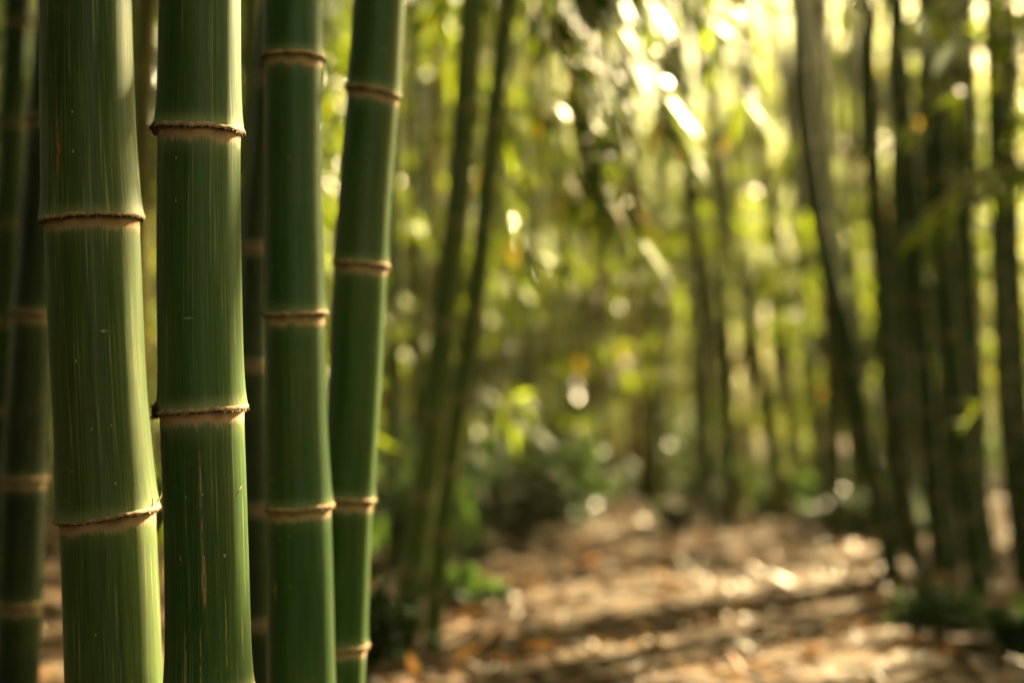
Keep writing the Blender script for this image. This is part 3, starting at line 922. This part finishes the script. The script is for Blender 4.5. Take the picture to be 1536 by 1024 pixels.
# leafy branches that hang into the view from the thinner culm of the pair, plus an unseen one added for shade
gB = np.random.default_rng(75)
def hanging(root, ax, z, ends, g, leaf=(.10, .17), n_fan=6, loose=.38, bias=(.35, 0, -.35)):
    og = np.array(root.location)
    for (px, py, d) in ends:
        s = ax.s_at_z(z + g.uniform(-.1, .25)); a = ax.at(s); e = P(px, py, d)
        m1 = a + .35 * (e - a) + np.array([0, 0, .22]); m2 = a + .72 * (e - a) + np.array([0, 0, .14])
        c = Axis([a, m1, m2, e], 8)
        ss = c.s / c.len
        seg = np.stack([c.p[:-1], c.p[1:]], 1)
        n = 11
        u = np.concatenate([[1.0, .97], g.uniform(.3, 1, n - 2)])
        bp = c.at(u * c.len); td = unit(c.tan(u * c.len) + g.normal(0, .35, (n, 3)))
        te = bp + td * g.uniform(.05, .16, (n, 1)); te[:, 2] -= .02
        w = g.uniform(.3, 1, (n, n_fan))
        lp = bp[:, None] + w[:, :, None] * (te - bp)[:, None]
        ld = unit(td[:, None] * .9 + g.normal(0, loose, (n, n_fan, 3)) + np.array(bias))
        nr = unit(np.array([.45, -.32, .75]) + g.normal(0, .32, (n, n_fan, 3)))
        L = g.uniform(*leaf, n * n_fan); W = L * g.uniform(.11, .17, n * n_fan)
        lv = leaf_verts(lp.reshape(-1, 3), ld.reshape(-1, 3), nr.reshape(-1, 3), L, W, g.uniform(.05, .3, len(L)))
        leaf_mesh('leafy_branch', lv, tints(len(lv), g, .25, .9, .05), M_LEAF, root, og, np.concatenate([seg, np.stack([bp, te], 1)]), M_TWIG)


hanging(rJ, axJ, 2.25, [(900, 255, 4.05), (930, 70, 4.3), (1000, 160, 4.5), (1120, 130, 4.6), (820, 150, 4.2), (850, 320, 4.3), (1050, 20, 4.4)], gB)
hanging(rJ, axJ, 2.3, [(880, 225, 3.95), (925, 285, 4.0), (860, 140, 4.1), (1000, 165, 4.2)], gB, (.13, .20), 8, .18, (.75, -.1, -.5))
qx, qy, qd = project(P(208, 120, 1.52) + SUN * 2.6)
hanging(rJ, axJ, 2.75, [(float(qx[0]), float(qy[0]), float(qd[0]))], gB, (.10, .16), 7)  # unseen branch added on the sun ray to shade the widest culm's top edge
hanging(rH, axH, 2.2, [(700, 90, 3.9), (780, 380, 4.1), (850, 30, 4.3)], gB)

# ------------------------------------------------------------------ far wood: one mass of foliage beyond the thicket
gF = np.random.default_rng(76)
nF = 12500
ang = np.where(gF.random(nF) < .8, gF.uniform(-.9, .95, nF), gF.uniform(-math.pi, math.pi, nF)); rad = gF.uniform(26, 42, nF)
cx, cy = rad * np.sin(ang), rad * np.cos(ang)
cz = gF.uniform(.1, 1, nF) ** 1.1 * 12.5 * (.75 + .25 * np.sin(ang * 9))
fan = 14
lp = np.stack([cx, cy, cz], -1)[:, None] + gF.normal(0, .45, (nF, fan, 3))
ld = unit(gF.normal(0, .8, (nF, fan, 3)) + np.array([0, 0, -.4])); nr = unit(np.array([0, 0, .8]) + gF.normal(0, .6, (nF, fan, 3)))
L = gF.uniform(.22, .42, nF * fan)
lv = leaf_verts(lp.reshape(-1, 3), ld.reshape(-1, 3), nr.reshape(-1, 3), L, L * .24, gF.uniform(.1, .4, nF * fan))
lv = lv[lv[:, :, 2].min(1) > .05]
opx, opy, _ = project(lv[:, 3])
thin = np.exp(-((opx - 920) / 190) ** 2) * np.clip((400 - opy) / 300, 0, .93)      # the treetops part where the path leads
lv = lv[(gF.random(len(lv)) > 1.0 * thin) & ~in_corridor(lv[:, 2])]
o = leaf_mesh('distant_foliage', lv, tints(len(lv), gF, rare=.01), M_LEAF, None, np.zeros(3))
tag(o, 'hazy yellow-green mass of distant bamboo foliage closing the view', 'foliage', kind='stuff')

# ------------------------------------------------------------------ ground, leaf litter
def axis_coords(lo, hi, step, far):
    mid = np.arange(lo, hi + 1e-6, step)
    ext = []
    s, v = step, 0.0
    while v < far:
        s *= 1.35; v += s; ext.append(v)
    ext = np.array(ext)
    return np.concatenate([lo - ext[::-1], mid, hi + ext])


gxs = axis_coords(-6, 7, .07, 600); gys = axis_coords(-1, 16, .07, 600)
X, Y = np.meshgrid(gxs, gys)
Z = gz(X, Y)
near = (np.abs(X) < 7) & (Y > -1) & (Y < 16)
gg = np.random.default_rng(5)
Z = Z + np.where(near, gg.normal(0, .003, Z.shape), 0)
T = NT('leaf_litter_soil')
tc = T.n('ShaderNodeTexCoord'); oc = tc.outputs['Object']
n1 = T.noise(oc, (1, 1, 1), 6, .65, (0, 0, 0), 14)
n2 = T.noise(oc, (1, 1, 1), 3, .5, (3, 1, 0), 1.4)
c = T.ramp(n1, [(.30, (.014, .008, .004)), (.48, (.042, .023, .009)), (.60, (.085, .048, .020)), (.75, (.24, .15, .075))])
c = T.mix(T.math('MULTIPLY', T.smooth(n2, .5, .72), .55), c, (.075, .045, .020, 1))
b = T.n('ShaderNodeBsdfPrincipled'); T.l(c, b.inputs['Base Color']); b.inputs['Roughness'].default_value = .9
b.inputs['Specular IOR Level'].default_value = .2
bp = T.n('ShaderNodeBump'); bp.inputs['Distance'].default_value = .02; bp.inputs['Strength'].default_value = .8
T.l(n1, bp.inputs['Height']); T.l(bp.outputs[0], b.inputs['Normal']); T.l(b.outputs[0], T.out.inputs[0])
o = mesh_obj('ground', np.stack([X, Y, Z], -1).reshape(-1, 3), flat(quad_grid_faces(len(gys), len(gxs), False)), T.m)
tag(o, 'brown woodland floor of the path under the leaf litter', 'ground', kind='structure')

gL = np.random.default_rng(77)
n = 48000
x = gL.uniform(-5, 6.5, n); y = 1.2 + 15 * gL.random(n) ** 1.25
lp = np.stack([x, y, gz(x, y) + gL.uniform(.004, .022, n)], -1)
a = gL.uniform(0, 6.28, n)
ld = np.stack([np.cos(a), np.sin(a), gL.normal(.0, .28, n)], -1)
nr = unit(np.array([0, 0, 1.0]) + gL.normal(0, .35, (n, 3)))
L = gL.uniform(.05, .125, n); W = L * gL.uniform(.14, .28, n)
o = leaf_mesh('leaf_litter', leaf_verts(lp, ld, nr, L, W, gL.uniform(-.12, .08, n)), np.where(gL.random(n) < .04, 1.0, .9 * gL.beta(1.2, 3.6, n)), M_FALLEN, None, np.zeros(3))
tag(o, 'dry brown fallen bamboo leaves scattered over the path', 'leaf litter', kind='stuff')

# ------------------------------------------------------------------ undergrowth
def shrub(p, h, w, g, label, group, nst=9, leaf=(.05, .11)):
    origin = np.array([p[0], p[1], float(gz(p[0], p[1]))])
    root = empty('undergrowth_shrub', origin); tag(root, label, 'shrub', group)
    st, lv_all, seg = [], [], []
    for k in range(nst):
        az = g.uniform(0, 6.28); r = w * math.sqrt(g.random())
        e = origin + np.array([r * math.cos(az), r * math.sin(az), h * g.uniform(.55, 1.0)])
        m = origin + .5 * (e - origin) + np.array([0, 0, .15 * h])
        c = Axis([origin + g.normal(0, .02, 3) * np.array([1, 1, 0]), m, e], 5)
        seg.append(np.stack([c.p[:-1], c.p[1:]], 1))
        u = g.uniform(.25, 1, 34)
        lp = c.at(u * c.len) + g.normal(0, .05 * (w / .35), (34, 3))
        ld = unit(c.tan(u * c.len) * .3 + g.normal(0, .8, (34, 3)) + np.array([0, 0, -.1]))
        nr = unit(np.array([0, -.2, 1.0]) + g.normal(0, .4, (34, 3)))
        L = g.uniform(*leaf, 34)
        lv_all.append(leaf_verts(lp, ld, nr, L, L * g.uniform(.34, .5, 34), g.uniform(.05, .3, 34)))
    lv = np.concatenate(lv_all)
    lv = lv[lv[:, :, 2].min(1) > origin[2] + .005]
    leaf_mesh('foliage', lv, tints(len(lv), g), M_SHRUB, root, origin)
    sg = np.concatenate(seg)
    a, e = sg[:, 0], sg[:, 1]
    d = unit(e - a); s1 = unit(np.cross(d, np.array([.9, .1, .2]))); s2 = np.cross(d, s1)
    ring = [s1, -.5 * s1 + .87 * s2, -.5 * s1 - .87 * s2]
    tv = np.stack([a + .003 * q for q in ring] + [e + .0025 * q for q in ring], 1)
    bb = np.arange(len(a))[:, None] * 6
    tq = np.concatenate([bb + np.array([[0, 1, 4, 3]]), bb + np.array([[1, 2, 5, 4]]), bb + np.array([[2, 0, 3, 5]])])
    mesh_obj('stem', tv.reshape(-1, 3) - origin, flat(tq), M_TWIG, root)


gU = np.random.default_rng(79)
GU = 'low shrubs along the path'
for px, py, h, w, lab in [
    (566, 1004, .20, .16, 'low blue-green shrub at the foot of the leaning pair'),
    (690, 912, .10, .12, 'small shrub at the left edge of the path beside the leaning pair'),
    (716, 826, .55, .36, 'dark shrub left of the path, just right of the leaning pair'),
    (790, 822, .62, .45, 'dark bushy shrub in the deep shade left of the path'),
    (850, 800, .50, .40, 'dark shrub where the left thicket meets the path'),
    (765, 820, .34, .32, 'low dark shrub fronting the bushy shade left of the path'),
    (935, 752, .36, .4, 'shrub in front of the pale culms at the end of the path'),
    (1030, 752, .95, .55, 'rounded dark green shrub at the end of the path below the bright opening'),
    (1110, 752, .40, .4, 'shrub at the far right end of the path'),
    (1185, 768, .30, .35, 'low shrub right of the path behind its sun flecks'),
    (1262, 772, .30, .3, 'low shrub just left of the right clump'),
    (1530, 985, .09, .15, 'small green shrub at the lower right corner in front of the right clump'),
    (1400, 960, .12, .14, 'tiny sunlit seedling on the leaf litter before the right clump'),
    (1320, 800, .4, .4, 'shrub behind the right clump, between its first two culms'),
]:
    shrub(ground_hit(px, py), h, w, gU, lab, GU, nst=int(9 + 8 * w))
for k, (px, py) in enumerate([(1020, 748), (1065, 752), (1085, 738), (1140, 745), (1150, 770), (1215, 770), (1225, 792), (1285, 790), (1290, 808), (1345, 808), (850, 760), (830, 775)]):
    shrub(ground_hit(px, py), gU.uniform(.14, .36), gU.uniform(.25, .45), gU, 'shrub of the low green band that closes the far end of the path', 'shrubs closing the path')
for k in range(18):
    px, py = gU.uniform(690, 1330), gU.uniform(752, 800)
    if k > 15: px, py = gU.uniform(690, 740), gU.uniform(840, 920)
    shrub(ground_hit(px, py), gU.uniform(.08, .2), gU.uniform(.08, .2), gU, 'small seedling rising from the leaf litter along the path', 'seedlings on the leaf litter', 5, (.04, .09))
for k, (px, py, h) in enumerate([(705, 800, .62), (745, 795, .66), (785, 785, .62), (825, 775, .55), (665, 800, .6), (850, 768, .42), (610, 850, .5), (760, 765, .85), (700, 770, .9)]):
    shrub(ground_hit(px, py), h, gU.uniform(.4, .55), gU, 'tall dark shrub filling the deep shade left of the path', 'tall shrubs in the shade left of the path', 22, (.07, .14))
for x, y in scatter(16, (-4, -.5), (4.5, 10), gU, .6, path_clear):
    shrub((x, y), gU.uniform(.3, .6), gU.uniform(.25, .45), gU, 'dim shrub in the shade under the left thicket', 'shrubs under the left thicket')
for x, y in scatter(12, (2.2, 6), (6.5, 12), gU, .6, path_clear):
    shrub((x, y), gU.uniform(.3, .6), gU.uniform(.25, .45), gU, 'dim shrub in the shade under the right thicket', 'shrubs under the right thicket')

# ------------------------------------------------------------------ warm hazy air between the culms
T = NT('air_haze')
pv = T.n('ShaderNodeVolumePrincipled')
pv.inputs['Color'].default_value = (1.0, .92, .60, 1); pv.inputs['Density'].default_value = .0008; pv.inputs['Anisotropy'].default_value = .35
T.l(pv.outputs[0], T.out.inputs['Volume'])
hx0, hx1, hy0, hy1, hz0, hz1 = -48.0, 48.0, -48.0, 48.0, -1.6, 14.5
hv = [(x, y, z) for z in (hz0, hz1) for x, y in ((hx0, hy0), (hx1, hy0), (hx1, hy1), (hx0, hy1))]
o = mesh_obj('haze', hv, [(0, 3, 2, 1), (4, 5, 6, 7), (0, 1, 5, 4), (1, 2, 6, 5), (2, 3, 7, 6), (3, 0, 4, 7)], T.m, smooth=False)
tag(o, 'warm golden haze hanging in the air of the grove', 'haze', kind='stuff')

# ------------------------------------------------------------------ light, sky, camera
w = bpy.data.worlds.new('World'); scene.world = w; w.use_nodes = True
nt = w.node_tree; nt.nodes.clear()
sky = nt.nodes.new('ShaderNodeTexSky'); sky.sky_type = 'NISHITA'; sky.sun_disc = False
sky.sun_elevation = SUN_EL; sky.sun_rotation = SUN_AZ
sky.air_density = 1.0; sky.dust_density = 4.5; sky.ozone_density = .6
bg = nt.nodes.new('ShaderNodeBackground'); bg.inputs[1].default_value = .05
wo = nt.nodes.new('ShaderNodeOutputWorld')
warm = nt.nodes.new('ShaderNodeMix'); warm.data_type = 'RGBA'; warm.blend_type = 'MULTIPLY'; warm.inputs[0].default_value = 1
warm.inputs[7].default_value = (1.0, .86, .47, 1)      # hazy golden afternoon
nt.links.new(sky.outputs[0], warm.inputs[6]); nt.links.new(warm.outputs[2], bg.inputs[0]); nt.links.new(bg.outputs[0], wo.inputs[0])

sl = bpy.data.lights.new('sun', 'SUN'); sl.energy = 5.0; sl.angle = R(.53); sl.color = (1.0, .79, .42)
so = bpy.data.objects.new('sun', sl); col.objects.link(so)
so.rotation_euler = Vector(-SUN).to_track_quat('-Z', 'Y').to_euler()
so.location = (0, 0, 20)

cd = bpy.data.cameras.new('camera'); cam = bpy.data.objects.new('camera', cd); col.objects.link(cam)
cd.lens = 50; cd.sensor_width = 36; cd.clip_end = 3000; cd.clip_start = .02
cam.location = CAM
cam.rotation_euler = (R(90) + PITCH, 0, 0)
cd.dof.use_dof = True; cd.dof.focus_distance = 1.42; cd.dof.aperture_fstop = 2.0; cd.dof.aperture_blades = 0
scene.camera = cam

vs = scene.view_settings
vs.view_transform = 'Standard'; vs.look = 'None'; vs.gamma = 1; vs.exposure = 3.6
cy = scene.cycles
cy.max_bounces = 7; cy.diffuse_bounces = 4; cy.glossy_bounces = 3; cy.transmission_bounces = 4; cy.transparent_max_bounces = 4
cy.sample_clamp_indirect = 6
cy.use_denoising = True
cy.caustics_reflective = False; cy.caustics_refractive = False
